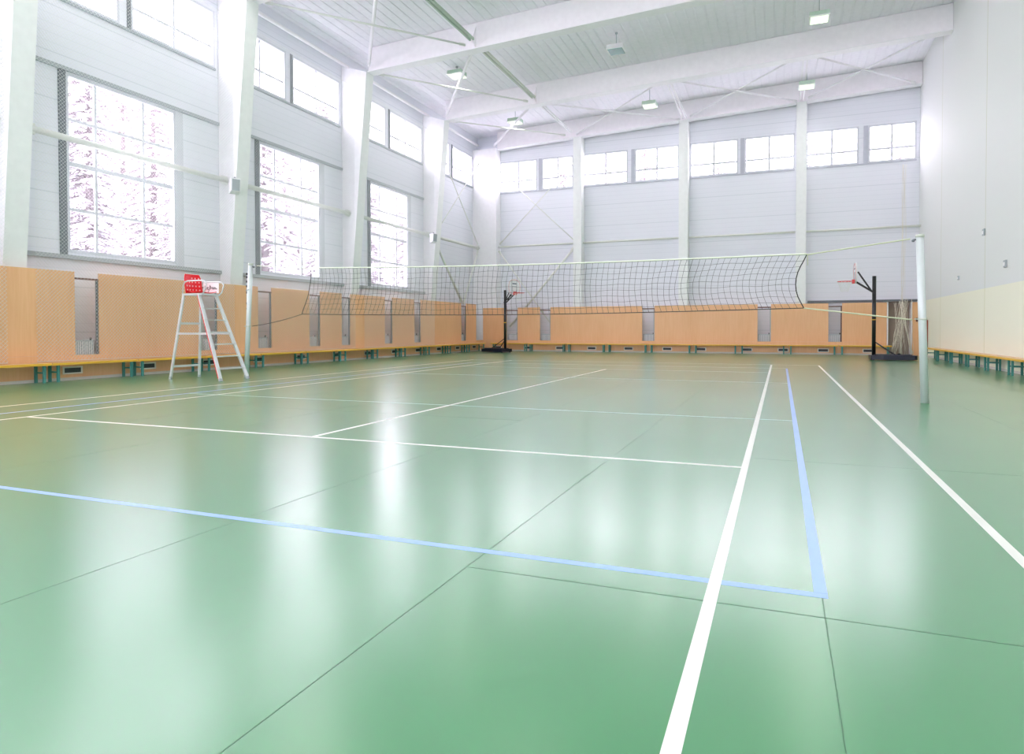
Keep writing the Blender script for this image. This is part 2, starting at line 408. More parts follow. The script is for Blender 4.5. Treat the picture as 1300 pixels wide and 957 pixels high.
# corner column
m_ = MB(); m_.box(CL + .005, -13.22, 31.0, YC - .005, 0, 10.1)
tag(m_.build('corner_column', WHITE), 'wide white column in the far left corner', 'column')
for i, c0 in enumerate([-9.02, -4.09, 0.77]):
    t = empty('wall_column', (c0, 31.2, 0), ['white far-wall column left of the second window pair', 'white far-wall column in the middle of the wall', 'white far-wall column right of the net end'][i], 'column', 'columns on the far wall')
    zt = beam_z(c0) - .02
    m_ = MB(); m_.box(-.19, .19, -.18, .38, 0, zt); m_.build('shaft', STEEL, t)
    m_ = MB(); m_.box(-.2, .2, -.2, -.18, 0, zt); m_.build('flange', STEEL, t)
# roof beams
for i, c0 in enumerate(COLS + [31.25]):
    yb = c0 + CW / 2 if i < 6 else 31.25
    nm = ['spanning behind the camera', 'spanning over the camera', 'spanning above the near half, out of the top of view', 'spanning above the middle', 'nearest in view, from the third left column', 'second in view, whole across the hall', 'against the far wall above its windows'][i]
    t = empty('roof_beam', (-13.5, yb, beam_z(-13.5)), 'deep white steel roof beam ' + nm, 'beam', 'roof beams')
    xa, xb = (xin(beam_z(-13.4)) + .02, XR - .01) if i < 6 else (-13.2, XR - .01)
    def bz(x): return beam_z(x) - beam_z(-13.5)
    def cz(x): return ceil_z(x) - beam_z(-13.5) - .015
    m_ = MB(); m_.prism([(xa + 13.5, bz(xa) + .03), (xb + 13.5, bz(xb) + .03), (xb + 13.5, cz(xb)), (xa + 13.5, cz(xa))], 'y', -.12, .12); m_.build('web', BEAM, t)
    m_ = MB(); m_.prism([(xa + 13.5, bz(xa)), (xb + 13.5, bz(xb)), (xb + 13.5, bz(xb) + .03), (xa + 13.5, bz(xa) + .03)], 'y', -.2, .2); m_.build('bottom_flange', WHITE, t)
    if i < 6:
        for sgn in (-1, 1):
            m_ = MB(); xg = -9.3 + 13.5
            m_.prism([(sgn * .12, bz(-9.3) + .03), (sgn * .42, bz(-9.3) + .22), (sgn * .12, cz(-9.3) - .1)], 'x', xg - .01, xg + .01); m_.build('gusset', BEAM, t)

# longitudinal tubes, ties and braces
def rod(name, p, q, r, mat, label, cat='brace', group=None, sq=False, gus=True):
    m_ = MB()
    if sq: m_.bar(p, q, r * 2, r * 2)
    else: m_.tube([p, q], r, 8)
    o = m_.build(name, mat); tag(o, label, cat, group)
    if gus:
        d = (Vector(q) - Vector(p)).normalized()
        for e, s in ((p, 1), (q, -1)):
            g = MB(); g.bar(Vector(e), Vector(e) + d * s * .22, r * .8, r * 3.2); g.build('end_plate', mat, o)
    return o
bays = [(COLS[i] + CW, COLS[i + 1]) for i in range(5)] + [(COLS[5] + CW, 31.0)]
bn = ['behind the camera', 'beside the camera', 'in the nearest visible bay', 'in the bay of the second tall window', 'in the bay of the farthest tall window', 'in the braced end bay']
for i, (a, b) in enumerate(bays):
    rod('eaves_tube', (-14.2, a + .01, 10.3), (-14.2, b - .01, 10.3), .055, WHITE, 'white eaves tube above the high windows ' + bn[i], 'tube', 'eaves tubes', gus=False)
    rod('wall_rail', (-14.18, a + .01, 5.16), (-14.18, b - .01, 5.16), .068, ROD, 'cream horizontal wall tube ' + bn[i], 'tube', 'wall tubes at mid height')
    ya, yb = COLS[i] + CW / 2, (COLS[i + 1] + CW / 2 if i < 5 else 31.25)
    m_ = MB()
    if i >= 2:
        z = beam_z(-9.3)
        m_.bar((-9.36, ya + .43, z + .2), (-9.36, yb - .43, z + .2), .05, .08); m_.bar((-9.24, ya + .43, z + .2), (-9.24, yb - .43, z + .2), .05, .08)
        tag(m_.build('roof_tie', TIE if i < 4 else (TIE2 if i == 4 else WHITE)), ['', '', 'green twin roof tie out of the top of view', 'green twin roof tie ending at the nearest beam', 'grey-green twin roof tie between the two beams', 'white twin roof tie reaching the first far-wall column'][i], 'tie', 'roof ties')
        z0 = 10.12
        rod('roof_brace', (-13.3, ya + .3, z0), (-9.6, yb - .3, z + .12), .03, ROD, 'thin roof brace, near column to far beam, ' + bn[i], 'brace', 'roof braces along the left side')
        rod('roof_brace', (-13.3, yb - .3, z0 + .08), (-9.6, ya + .3, z + .22), .055, WHITE, 'white roof brace, far column to near beam, ' + bn[i], 'brace', 'roof braces along the left side')
ends = [-9.3, -4.05, 0.77, 5.1]
for i, xx in enumerate(ends):
    ya, yb = 26.35, 31.03
    if 0 < i < 3:
        m_ = MB(); z = beam_z(xx) + .1
        m_.bar((xx - .07, ya, z), (xx - .07, yb, z), .05, .09); m_.bar((xx + .07, ya, z), (xx + .07, yb, z), .05, .09)
        tag(m_.build('roof_tie', WHITE), 'white twin roof tie above the %s far-wall column' % ['', 'middle', 'right-hand'][i], 'tie', 'roof ties')
    if i < 3:
        x2 = ends[i + 1]
        wh = ['left', 'middle', 'right'][i]
        rod('roof_brace', (xx + .25, ya, beam_z(xx) + .12), (x2 - .2, yb - .05, beam_z(x2) + .04), .035, WHITE, 'white brace slanting down right, %s cross of the bay' % wh, 'brace', 'crossed braces in the last roof bay')
        rod('roof_brace', (xx + .25, yb - .05, beam_z(xx) + .12), (x2 - .2, ya, beam_z(x2) + .2), .035, WHITE, 'white brace rising right, %s cross of the bay' % wh, 'brace', 'crossed braces in the last roof bay')
# braced end bay of the left wall and first bay of the far wall
a, b = bays[5]
XB = -14.2
rod('wall_brace', (XB, a + .05, 9.6), (XB, b - .05, 5.35), .022, ROD, 'thin upper wall brace falling to the corner, left wall end bay', 'brace', 'crossed wall braces')
rod('wall_brace', (XB + .08, a + .05, 5.35), (XB + .08, b - .05, 9.4), .022, ROD, 'thin upper wall brace rising to the corner, left wall end bay', 'brace', 'crossed wall braces')
rod('wall_brace', (XB, a + .05, 5.0), (XB, (a + b) / 2 + .4, 2.4), .055, ROD, 'thick lower wall brace falling behind the panels, left wall end bay', 'brace', 'crossed wall braces')
rod('wall_brace', (XB, b - .05, 5.0), (XB, (a + b) / 2 + .6, 2.3), .04, ROD, 'lower wall brace from the corner column, left wall end bay', 'brace', 'crossed wall braces')
YB = 31.25
for j, (x0, x1) in enumerate([(-13.2, -9.23), (-8.81, -4.3), (-3.88, .56), (.98, XR - .01)]):
    rod('wall_rail', (x0, YB, 5.2), (x1, YB, 5.2), .045, ROD, 'cream horizontal tube on the far wall, %s bay from the left' % ORD[j], 'tube', 'wall tubes at mid height', gus=False)
rod('wall_brace', (-13.15, YB - .05, 9.0), (-9.25, YB - .05, 5.35), .022, ROD, 'thin upper far-wall brace falling right in the first bay', 'brace', 'crossed wall braces')
rod('wall_brace', (-13.15, YB + .05, 5.35), (-9.25, YB + .05, 9.1), .022, ROD, 'thin upper far-wall brace rising right in the first bay', 'brace', 'crossed wall braces')
rod('wall_brace', (-9.25, YB + .05, 5.0), (-12.6, YB + .05, 1.2), .05, ROD, 'thick lower far-wall brace rising right in the first bay', 'brace', 'crossed wall braces')
rod('wall_brace', (-13.15, YB - .08, 5.0), (-10.3, YB - .08, 1.2), .03, ROD, 'lower far-wall brace falling right in the first bay', 'brace', 'crossed wall braces')

# ------------------------------------------------------------ wood panelling, plinths, gaps
LG = [(9.87, 10.42), (13.22, 13.78), (15.28, 15.84), (17.55, 18.1), (19.25, 19.75), (21.95, 22.5), (24.17, 24.7), (28.53, 29.08), (30.2, 30.5)]
seg = [Y0 + .3] + [v for g in LG for v in g]
PT = 2.30
ls = [(-5.0, 0.0), (.3, 6.4), (6.7, 9.87)]
prev = 10.42
for g in LG[1:]: ls.append((prev, g[0])); prev = g[1]
for i, (a, b) in enumerate(ls):
    m_ = MB(); m_.bev(WL - .03, WL, a, b, .53, PT, .004)
    o = m_.build('wood_panel', WOOD)
    lab = 'tall beech-veneer wall panel on the left wall, ' + ('%s behind the left edge of view' % ORD[i] if i < 2 else '%s in view from the left' % ORD[i - 2])
    tag(o, lab, 'panel', 'wood panels on the left wall')
for i, (a, b) in enumerate([(0.0, .3), (6.4, 6.7)] + LG[:-1]):
    m_ = MB(); m_.box(WL - .022, WL - .006, a + .002, b - .002, PT - .16, PT - .12)
    o = tag(m_.build('gap_rail', BROWN), 'brown rail bridging the %s gap in the left-wall panelling' % ORD[i], 'rail', 'brown rails over the panel gaps')
    m_ = MB(); m_.box(WL - .06, WL - .024, b - .045, b - .002, .53, PT - .12); tag(m_.build('side_post', DARKT, o), 'dark upright at the far side of the gap')
BG = [(-12.62, -12.03), (-10.87, -10.33), (-5.9, -5.34), (-.93, -.39), (1.84, 2.35)]
bs = [(-13.9, -12.62)]; prev = -12.03
for g in BG[1:]: bs.append((prev, g[0])); prev = g[1]
bs.append((2.35, 3.98))
for i, (a, b) in enumerate(bs):
    m_ = MB(); m_.bev(a, b, YW, YW + .03, .53, 2.13, .004)
    tag(m_.build('wood_panel', WOOD), 'beech-veneer wall panel on the far wall, %s from the left' % ORD[i], 'panel', 'wood panels on the far wall')
for i, (a, b) in enumerate(BG):
    m_ = MB(); m_.box(a + .002, b - .002, YW + .006, YW + .022, 1.97, 2.02)
    o = tag(m_.build('gap_rail', BROWN), 'brown rail bridging the %s gap in the far-wall panelling' % ORD[i], 'rail', 'brown rails over the panel gaps')
    m_ = MB(); m_.box(b - .05, b - .002, YW + .03, YW + .06, .53, 2.02); m_.build('side_post', BROWN if i == 4 else GREYT, o)
m_ = MB(); m_.box(4.88, XR - .005, YW, YW + .03, .0, 2.13)
tag(m_.build('wood_panel', WOOD), 'narrow wood panel in the far right corner', 'panel')
# plinths
m_ = MB(); m_.box(WL - .03, WL, Y0 + .1, YW + .02, .06, .528)
o = struct(m_, 'baseboard_left', WOOD, label='low wooden plinth under the left panelling')
m_ = MB(); m_.box(WL - .03, WL + .01, Y0 + .1, YW, .0, .058); m_.build('skirting', PLINTH, o)
m_ = MB(); m_.box(WL + .002, 3.98, YW, YW + .03, .06, .528)
o = struct(m_, 'baseboard_back', WOOD, label='low wooden plinth under the far panelling')
m_ = MB(); m_.box(WL + .012, 3.98, YW - .01, YW + .03, .0, .058); m_.build('skirting', PLINTH, o)
m_ = MB(); m_.box(XR - .015, XR - .001, Y0 + .1, YW - .01, .0, .06)
struct(m_, 'baseboard_right', PLINTH, label='pale skirting along the right wall')
# convectors in the gaps
def convector(loc, rz, wd):
    t = empty('radiator', loc, 'x', 'radiator', 'radiators in the panel gaps', rz)
    m_ = MB(); m_.bev(-wd / 2, wd / 2, .0, .08, .0, .34, .01); m_.build('casing', GREYT, t)
    m_ = MB()
    for k in range(10):
        xx = -wd / 2 + .03 + k * (wd - .06) / 9
        m_.box(xx - .006, xx + .006, -.012, .0, .03, .31)
    m_.build('fins', WHITE, t)
    m_ = MB(); m_.tube([(wd / 2 - .06, .04, .34), (wd / 2 - .06, .04, .40)], .022, 8); m_.build('valve', BLACK, t)
    m_ = MB(); m_.tube([(-wd / 2 + .08, .04, .0), (-wd / 2 + .08, .04, -.5)], .015, 8); m_.build('pipe', GREYT, t)
    return t
first = convector((CL + .42, (LG[0][0] + LG[0][1]) / 2, .5), math.pi / 2, .5)
first['label'] = 'small radiator in the first gap of the left panelling'
for i, (a, b) in enumerate(LG[1:-1]):
    r = copy_tree(first); r.location = (CL + .42, (a + b) / 2, .5); r['label'] = 'small radiator in the %s gap of the left panelling' % ORD[i + 1]
for i, (a, b) in enumerate(BG):
    r = copy_tree(first); r.location = ((a + b) / 2, YC - .55, .5); r.rotation_euler = (0, 0, 0); r['label'] = 'small radiator in the %s gap of the far panelling' % ORD[i]
# vents
def vent(loc, rz, label):
    t = empty('vent_grille', loc, label, 'vent', 'vent grilles in the plinth', rz)
    m_ = MB()
    m_.box(-.215, .215, -.012, -.001, .05, .08); m_.box(-.215, .215, -.012, -.001, -.08, -.05); m_.box(-.215, -.18, -.012, -.001, -.05, .05); m_.box(.18, .215, -.012, -.001, -.05, .05)
    m_.build('frame', VENTF, t)
    m_ = MB()
    m_.box(-.18, .18, -.006, -.001, -.05, .05, VENTD)
    for k in range(5): m_.box(-.18, .18, -.01, -.006, -.045 + k * .02, -.04 + k * .02, DARKT)
    m_.build('slats', VENTD, t)
    return t
v0 = vent((WL, 7.9, .21), R90, 'vent grille in the left plinth, just outside the left edge')
for i in range(12):
    v = copy_tree(v0); v.location = (WL, 9.8 + 1.83 * i, .21); v['label'] = 'dark vent grille in the left plinth, %s in view from the left' % ORD[i]
for i, x in enumerate([-13.1, -11.5, -9.85, -8.28, -6.53, -4.77, -3.28, -1.35, .1, 1.65, 3.33]):
    v = copy_tree(v0); v.location = (x, YW, .17); v.rotation_euler = (0, 0, 0); v['label'] = 'dark vent grille in the far plinth, %s from the left' % ORD[i]

# recess at the far right with white jambs
m_ = MB()
m_.box(3.99, 4.03, YW - .01, YC - .01, 0, 2.15, WHITE); m_.box(4.83, 4.87, YW - .01, YC - .01, 0, 2.15, WHITE)
m_.box(4.03, 4.83, YC - .3, YC - .01, 0, 2.13, RECESS); m_.box(3.99, 4.87, YW + .1, YC - .01, 2.15, 2.17, RECESS)
struct(m_, 'door_1', WHITE, label='dark doorway recess with white jambs in the far wall')
m_ = MB(); m_.box(3.85, 5.1, YW - .06, YW - .02, 2.17, 2.23)
tag(m_.build('curtain_rail', DARKT), 'dark rail over the doorway recess at the far right', 'rail')
m_ = MB(); m_.bev(XR - .05, XR - .002, 29.6, 29.75, .02, 1.4, .006)
tag(m_.build('edge_board', nmat('red_brown', (.35, .09, .05), .5)), 'narrow red-brown upright board against the right wall end', 'board')
m_ = MB(); m_.bev(5.0, 5.12, YW - .03, YW - .001, 1.35, 1.5, .006)
tag(m_.build('wall_switch', BROWN), 'small brown switch box on the narrow far right panel', 'switch')

# ------------------------------------------------------------ benches
def make_bench():
    t = empty('gym_bench', (0, 0, 0), 'x', 'bench', 'long wooden benches around the hall')
    L = .955
    m_ = MB(); m_.bev(-L, L, -.15, .17, .36, .395, .005); m_.build('seat', PLANK, t)
    m_ = MB(); m_.bev(-L, L, -.175, -.151, .345, .395, .004); tag(m_.build('front_edge', YEL, t), 'yellow front edge')
    for sx in (-1, 1):
        for sy in (-.125, .125):
            m_ = MB(); m_.bev(sx * .83 - .025, sx * .83 + .025, sy - .022, sy + .022, .0, .36, .004); m_.build('leg', TEAL, t)
        m_ = MB(); m_.box(sx * .83 - .012, sx * .83 + .012, -.103, .103, .19, .22); m_.build('crossbar', TEAL, t)
    return t
bench0 = make_bench()
P_ = 1.94
def put(o, loc, rz, lab): o.location = loc; o.rotation_euler = (0, 0, rz); o['label'] = lab
k = 0
for i in range(12):
    y = 7.18 + .97 + P_ * i
    o = bench0 if k == 0 else copy_tree(bench0); k += 1
    put(o, (WL + .22, y, 0), R90, 'wooden bench with green legs along the left wall, %s from the near end' % ORD[i])
for i in range(9):
    x = 3.17 - P_ * i
    put(copy_tree(bench0), (x, YW - .24, 0), 0, 'wooden bench with green legs along the far wall, %s from the right' % ORD[i])
for i in range(8):
    y = 28.0 - .97 - 1.92 * i
    put(copy_tree(bench0), (XR - .22, y, 0), -R90, 'wooden bench with green legs along the right wall, %s from the far end' % ORD[i])

# ------------------------------------------------------------ protective netting on the left wall
def netting(y0, y1, label):
    s = .055; z0, z1 = .42, 9.55; m_ = MB(); x = WL + .032; r = .0027
    H = z1 - z0; Wd = y1 - y0; d = s * math.sqrt(2)
    for sg in (1, -1):
        cpos = -H
        while cpos < Wd:
            # line y = y0 + cpos + (z - z0)  (mirrored for sg<0)
            ta, tb = max(0, -cpos), min(H, Wd - cpos)
            if tb > ta:
                ya, yb = cpos + ta, cpos + tb
                if sg < 0: ya, yb = Wd - ya, Wd - yb
                m_.tube([(x + sg * .001, y0 + ya, z0 + ta), (x + sg * .001, y0 + yb, z0 + tb)], r, 3, caps=False)
            cpos += d
    t = m_.build('protective_net', NETW)
    tag(t, label, 'net', 'protective nets over the left wall')
    e = MB()
    e.tube([(x, y0, z1), (x, y1, z1)], .006, 6); e.tube([(x, y0, z0), (x, y1, z0)], .005, 6)
    e.build('edge_rope', NETW, t)
netting(3.2, 8.5, 'fine white safety net in front of the panels, left of the edge of view')
netting(9.05, 14.35, 'fine white safety net in front of the nearest tall window')
netting(14.9, 20.0, 'fine white safety net in front of the second tall window')
netting(20.55, 25.85, 'fine white safety net in front of the farthest tall window')

# ------------------------------------------------------------ volleyball net and posts
random.seed(4)
PL, PLT = Vector((-11.05, 11.72, 0)), Vector((-10.89, 11.71, 2.50))
PR, PRT = Vector((1.92, 11.12, 0)), Vector((1.84, 11.12, 2.38))
def post(base, top, lab, winch):
    t = empty('net_post', base, lab, 'post', 'volleyball net posts')
    d = top - base
    m_ = MB(); m_.tube([(0, 0, 0), d], .052, 16); m_.build('pole', POST, t)
    m_ = MB(); m_.tube([d * .995, d * 1.012], .056, 16); m_.build('cap', TIE2, t)
    q = d * .455 if winch else d * .505
    m_ = MB(); m_.tube([q - Vector((0, 0, .012)), q + Vector((0, 0, .012))], .06, 16); m_.tube([q + Vector((-.055, 0, 0)), q + Vector((-.10, -.01, 0))], .008, 6); m_.build('collar', TIE2, t)
    s = 1 if winch else -1
    m_ = MB(); a = d * .985
    m_.bar(a, a + Vector((s * .085, 0, -.01)), .025, .025); m_.tube([a + Vector((s * .085, -.015, -.02)), a + Vector((s * .085, .015, -.02))], .02, 10); m_.build('pulley', DARKT, t)
    if winch:
        m_ = MB(); m_.bev(.05, .085, -.03, .03, 1.45, 2.30, .006); o = m_.build('ratchet_rail', GREYT, t)
        m_ = MB()
        for z in (1.5, 1.62, 1.86, 2.0, 2.1, 2.2, 2.27): m_.bev(.045, .105, -.035, .035, z, z + .05, .006)
        m_.build('teeth', BLACK, o)
        m_ = MB(); m_.tube([(.07, -.06, 1.93), (.15, -.06, 1.95)], .01, 8); m_.build('crank', GREYT, t)
    else:
        m_ = MB(); m_.tube([(-.085, 0, 1.15), (-.085, 0, 2.33)], .004, 6); m_.build('cable', BLACK, t)
post(PL, PLT, 'pale grey net post on the left beside the umpire chair', True)
post(PR, PRT, 'pale grey net post on the right near the right wall', False)

nt_ = empty('volleyball_net', (-4.4, 11.4, 0), 'black square-mesh volleyball net stretched across the hall', 'net')
NO = Vector((4.4, -11.4, 0))
TLx, TRx = -9.22, .37
def ny(x): return PL.y + (x - PL.x) / (PR.x - PL.x) * (PR.y - PL.y)
def top_z(u): return 2.35 * (1 - u) + 2.19 * u - .05 * math.sin(math.pi * u)
def bot_z(u): return 1.39 * (1 - u) + 1.38 * u - .055 * math.sin(math.pi * u)
NU, NV = 96, 9
ph = [random.uniform(-.01, .01) for _ in range(NU + 1)]
def NP(i, j):
    u = i / NU; v = j / NV
    x = TLx + (TRx - TLx) * u
    left = max(0, 1 - u * 3.0); right = max(0, (u - .6) / .4)
    x += left * (.05 * math.sin(math.pi * min(1, v * 1.6)) - .17 * v ** 3) + (-right * .15 * math.sin(math.pi * (v ** 1.1)) - .04 * v * right)
    x += -.10 * max(0, .7 - u) * max(0, v - .55) / .45 + ph[i] * math.sin(v * 5 + i)
    z = top_z(u) * (1 - v) + bot_z(u) * v + .008 * math.sin(i * .9 + j) * (0 < j < NV)
    y = ny(x) + .10 * math.sin(math.pi * v) * math.sin(u * 9) * .6 - .05 * math.sin(math.pi * v) + .012 * math.sin(i * .7 + j * 1.3) * (0 < j < NV)
    return Vector((x, y, z)) + NO
m_ = MB()
for i in range(NU + 1): m_.tube([NP(i, j) for j in range(NV + 1)], .0027, 4, caps=False)
for j in range(NV + 1): m_.tube([NP(i, j) for i in range(NU + 1)], .0027, 4, caps=False)
m_.build('mesh', CORD, nt_)
m_ = MB(); m_.tube([NP(i, 0) + Vector((0, 0, .012)) for i in range(NU + 1)], .012, 6); tag(m_.build('top_tape', TAPE, nt_), 'pale green-white top tape')
m_ = MB(); m_.tube([NP(i, NV) for i in range(NU + 1)], .0065, 6); m_.build('bottom_cord', CORD, nt_)
for i in (0, NU):
    m_ = MB(); m_.tube([NP(i, j) for j in range(NV + 1)], .008, 6); m_.build('side_cord', CORD, nt_)
def rope(p, q, sag, r, mat, nm='rope'):
    m_ = MB(); p = Vector(p); q = Vector(q)
    m_.tube([p.lerp(q, k / 12) - Vector((0, 0, sag * 4 * (k / 12) * (1 - k / 12))) for k in range(13)], r, 6); return m_.build(nm, mat, nt_)
rope(PLT + NO + Vector((.17, 0, -.03)), NP(0, 0), .0, .008, TAPE); rope(PRT + NO + Vector((-.12, 0, -.03)), NP(NU, 0), .0, .010, ROPE)
rope(Vector((PL.x + .17, PL.y, 1.14)) + NO, NP(0, NV), .03, .006, CORD); rope(Vector((PR.x - .16, PR.y, 1.19)) + NO, NP(NU, NV), .0, .010, ROPE)
m_ = MB(); a = NP(NU, 0); m_.bar(a + Vector((.01, 0, 0)), a + Vector((.015, 0, -.16)), .02, .01); tag(m_.build('strap', ROPE, nt_), 'pale strap hanging at the net corner')

# ------------------------------------------------------------ umpire chair
uc = empty('umpire_chair', (-11.45, 11.08, 0), 'tall aluminium umpire chair with a red perforated seat and ladder', 'umpire chair')
UO = Vector((11.45, -11.08, 0))
def U(x, y, z): return Vector((x, y, z)) + UO
feet = {'a': (-12.22, 10.74), 'b': (-12.2, 11.5), 'c': (-10.68, 10.62), 'd': (-10.72, 11.42)}
tops = {'a': (-11.95, 10.87), 'b': (-11.95, 11.33), 'c': (-11.52, 10.87), 'd': (-11.52, 11.33)}
def leg(kx, z): 
    a = Vector((*feet[kx], 0)); b = Vector((*tops[kx], 1.82)); return a.lerp(b, z / 1.82) + UO
for kx in 'ab':
    m_ = MB(); m_.bar(leg(kx, 0.02), leg(kx, 1.82), .055, .034, up=(0, 1, 0)); o = m_.build('leg', ALU, uc)
    m_ = MB(); m_.bar(leg(kx, 0.0), leg(kx, .05), .055, .04, up=(0, 1, 0)); m_.build('rubber_foot', GREYT, o)
for kx in 'cd':
    m_ = MB(); m_.bar(leg(kx, 0.02), leg(kx, 1.82), .035, .075, up=(0, 1, 0)); o = m_.build('ladder_rail', ALU, uc)
    m_ = MB(); m_.bar(leg(kx, 0.0), leg(kx, .05), .04, .075, up=(0, 1, 0)); m_.build('rubber_foot', GREYT, o)
    if kx == 'c':
        m_ = MB(); off = Vector((-.018, -.022, 0)); m_.bar(leg(kx, .06) + off, leg(kx, 1.8) + off, .014, .034, up=(0, 1, 0)); tag(m_.build('red_stripe', RED, uc), 'red stripe along the near ladder rail')
for z in (.245, .5, .755, 1.01, 1.27, 1.52):
    m_ = MB(); a, b = leg('c', z), leg('d', z); m_.bar(a, b, .07, .025); m_.build('rung', ALU, uc)
for z, w_ in ((.27, .03), (1.2, .03)):
    m_ = MB(); m_.bar(leg('a', z), leg('b', z), .02, .045); m_.build('cross_rail', ALU, uc)
for p, q in (('a', 'c'), ('b', 'd')):
    m_ = MB(); m_.bar(leg(p, .98), leg(q, .98), .02, .045); m_.build('side_rail', ALU, uc)
# platform frame
m_ = MB()
for y in (10.86, 11.34): m_.bar(U(-11.98, y, 1.82), U(-11.42, y, 1.82), .03, .04)
for x in (-11.97, -11.44): m_.bar(U(x, 10.86, 1.82), U(x, 11.34, 1.82), .03, .04)
m_.build('seat_frame', ALU, uc)
m_ = MB()   # scooped seat
nx, nn = 8, 6
vs = []; 
for i in range(nx + 1):
    for j in range(nn + 1):
        u, v = i / nx, j / nn
        x = -11.90 + .42 * u; y = 10.89 + .42 * v
        z = 1.865 + .03 * (2 * v - 1) ** 2 - .02 * math.sin(math.pi * u) + (.03 * (1 - u * 4) if u < .25 else 0)
        vs.append(U(x, y, z))
fs = [(i * (nn + 1) + j, (i + 1) * (nn + 1) + j, (i + 1) * (nn + 1) + j + 1, i * (nn + 1) + j + 1) for i in range(nx) for j in range(nn)]
m_.add(vs, fs, None, True); o = m_.build('seat', RED, uc)
so = o.modifiers.new('thick', 'SOLIDIFY'); so.thickness = .012
# back rest: rounded, slightly curved, perforated (pale holes)
def backpt(v, z): return U(-11.93 - .05 * (z - 1.87) / .38 + .035 * (2 * v - 1) ** 2, 10.87 + .46 * v, z)
m_ = MB(); nz, nv = 10, 12; vs = []
for k in range(nz + 1):
    z = 1.85 + .42 * k / nz
    inset = .0 if k < nz - 2 else (.02 if k == nz - 2 else (.05 if k == nz - 1 else .10))
    for j in range(nv + 1): vs.append(backpt(inset + (1 - 2 * inset) * j / nv, z))
fs = [(k * (nv + 1) + j, k * (nv + 1) + j + 1, (k + 1) * (nv + 1) + j + 1, (k + 1) * (nv + 1) + j) for k in range(nz) for j in range(nv)]
m_.add(vs, fs, RED, True)
for side in (0,):
    for r_ in range(4):
        for c_ in range(5):
            if r_ == 3 and c_ < 2: continue
            p = backpt(.14 + .18 * c_, 1.93 + .085 * r_)
            m_.tube([p - Vector((.0085, 0, 0)), p + Vector((.0085, 0, 0))], .011, 10, PINKW)
br = m_.build('backrest', RED, uc)
so = br.modifiers.new('thick', 'SOLIDIFY'); so.thickness = .012; so.offset = 0
for y, nm in ((10.86, 'armrest'), (11.34, 'armrest')):
    m_ = MB(); P = [(-11.97, 1.84), (-11.95, 2.02), (-11.90, 2.09), (-11.82, 2.11), (-11.42, 2.11), (-11.33, 2.08), (-11.30, 2.02), (-11.36, 1.87), (-11.42, 1.83)]
    m_.tube([U(a, y, b) for a, b in P], .014, 8); m_.build(nm, ALU, uc)
m_ = MB(); m_.bev(*(lambda a, b: (a.x, b.x, a.y, b.y, a.z, b.z))(U(-11.86, 11.315, 1.86), U(-11.42, 11.325, 2.09)), .004)
sp = m_.build('side_panel', WHITE, uc)
m_ = MB()   # handwritten wordmark on the panel
def scr(pts, r=.006): m_.tube([U(-11.86 + .44 * a, 11.311, 1.86 + .23 * b) for a, b in pts], r, 5)
scr([(.20, .72), (.12, .74), (.10, .60), (.17, .50), (.18, .36), (.08, .34)])
scr([(.24, .45), (.33, .52), (.32, .62), (.25, .58), (.27, .40), (.36, .38)])
scr([(.46, .80), (.42, .50), (.34, .12)])
scr([(.42, .50), (.50, .66), (.54, .50), (.47, .40), (.43, .46)])
scr([(.60, .62), (.59, .42), (.64, .38), (.68, .60), (.69, .38), (.74, .58), (.77, .38), (.82, .56), (.84, .38), (.90, .42)])
m_.build('lettering', BLACK, sp)

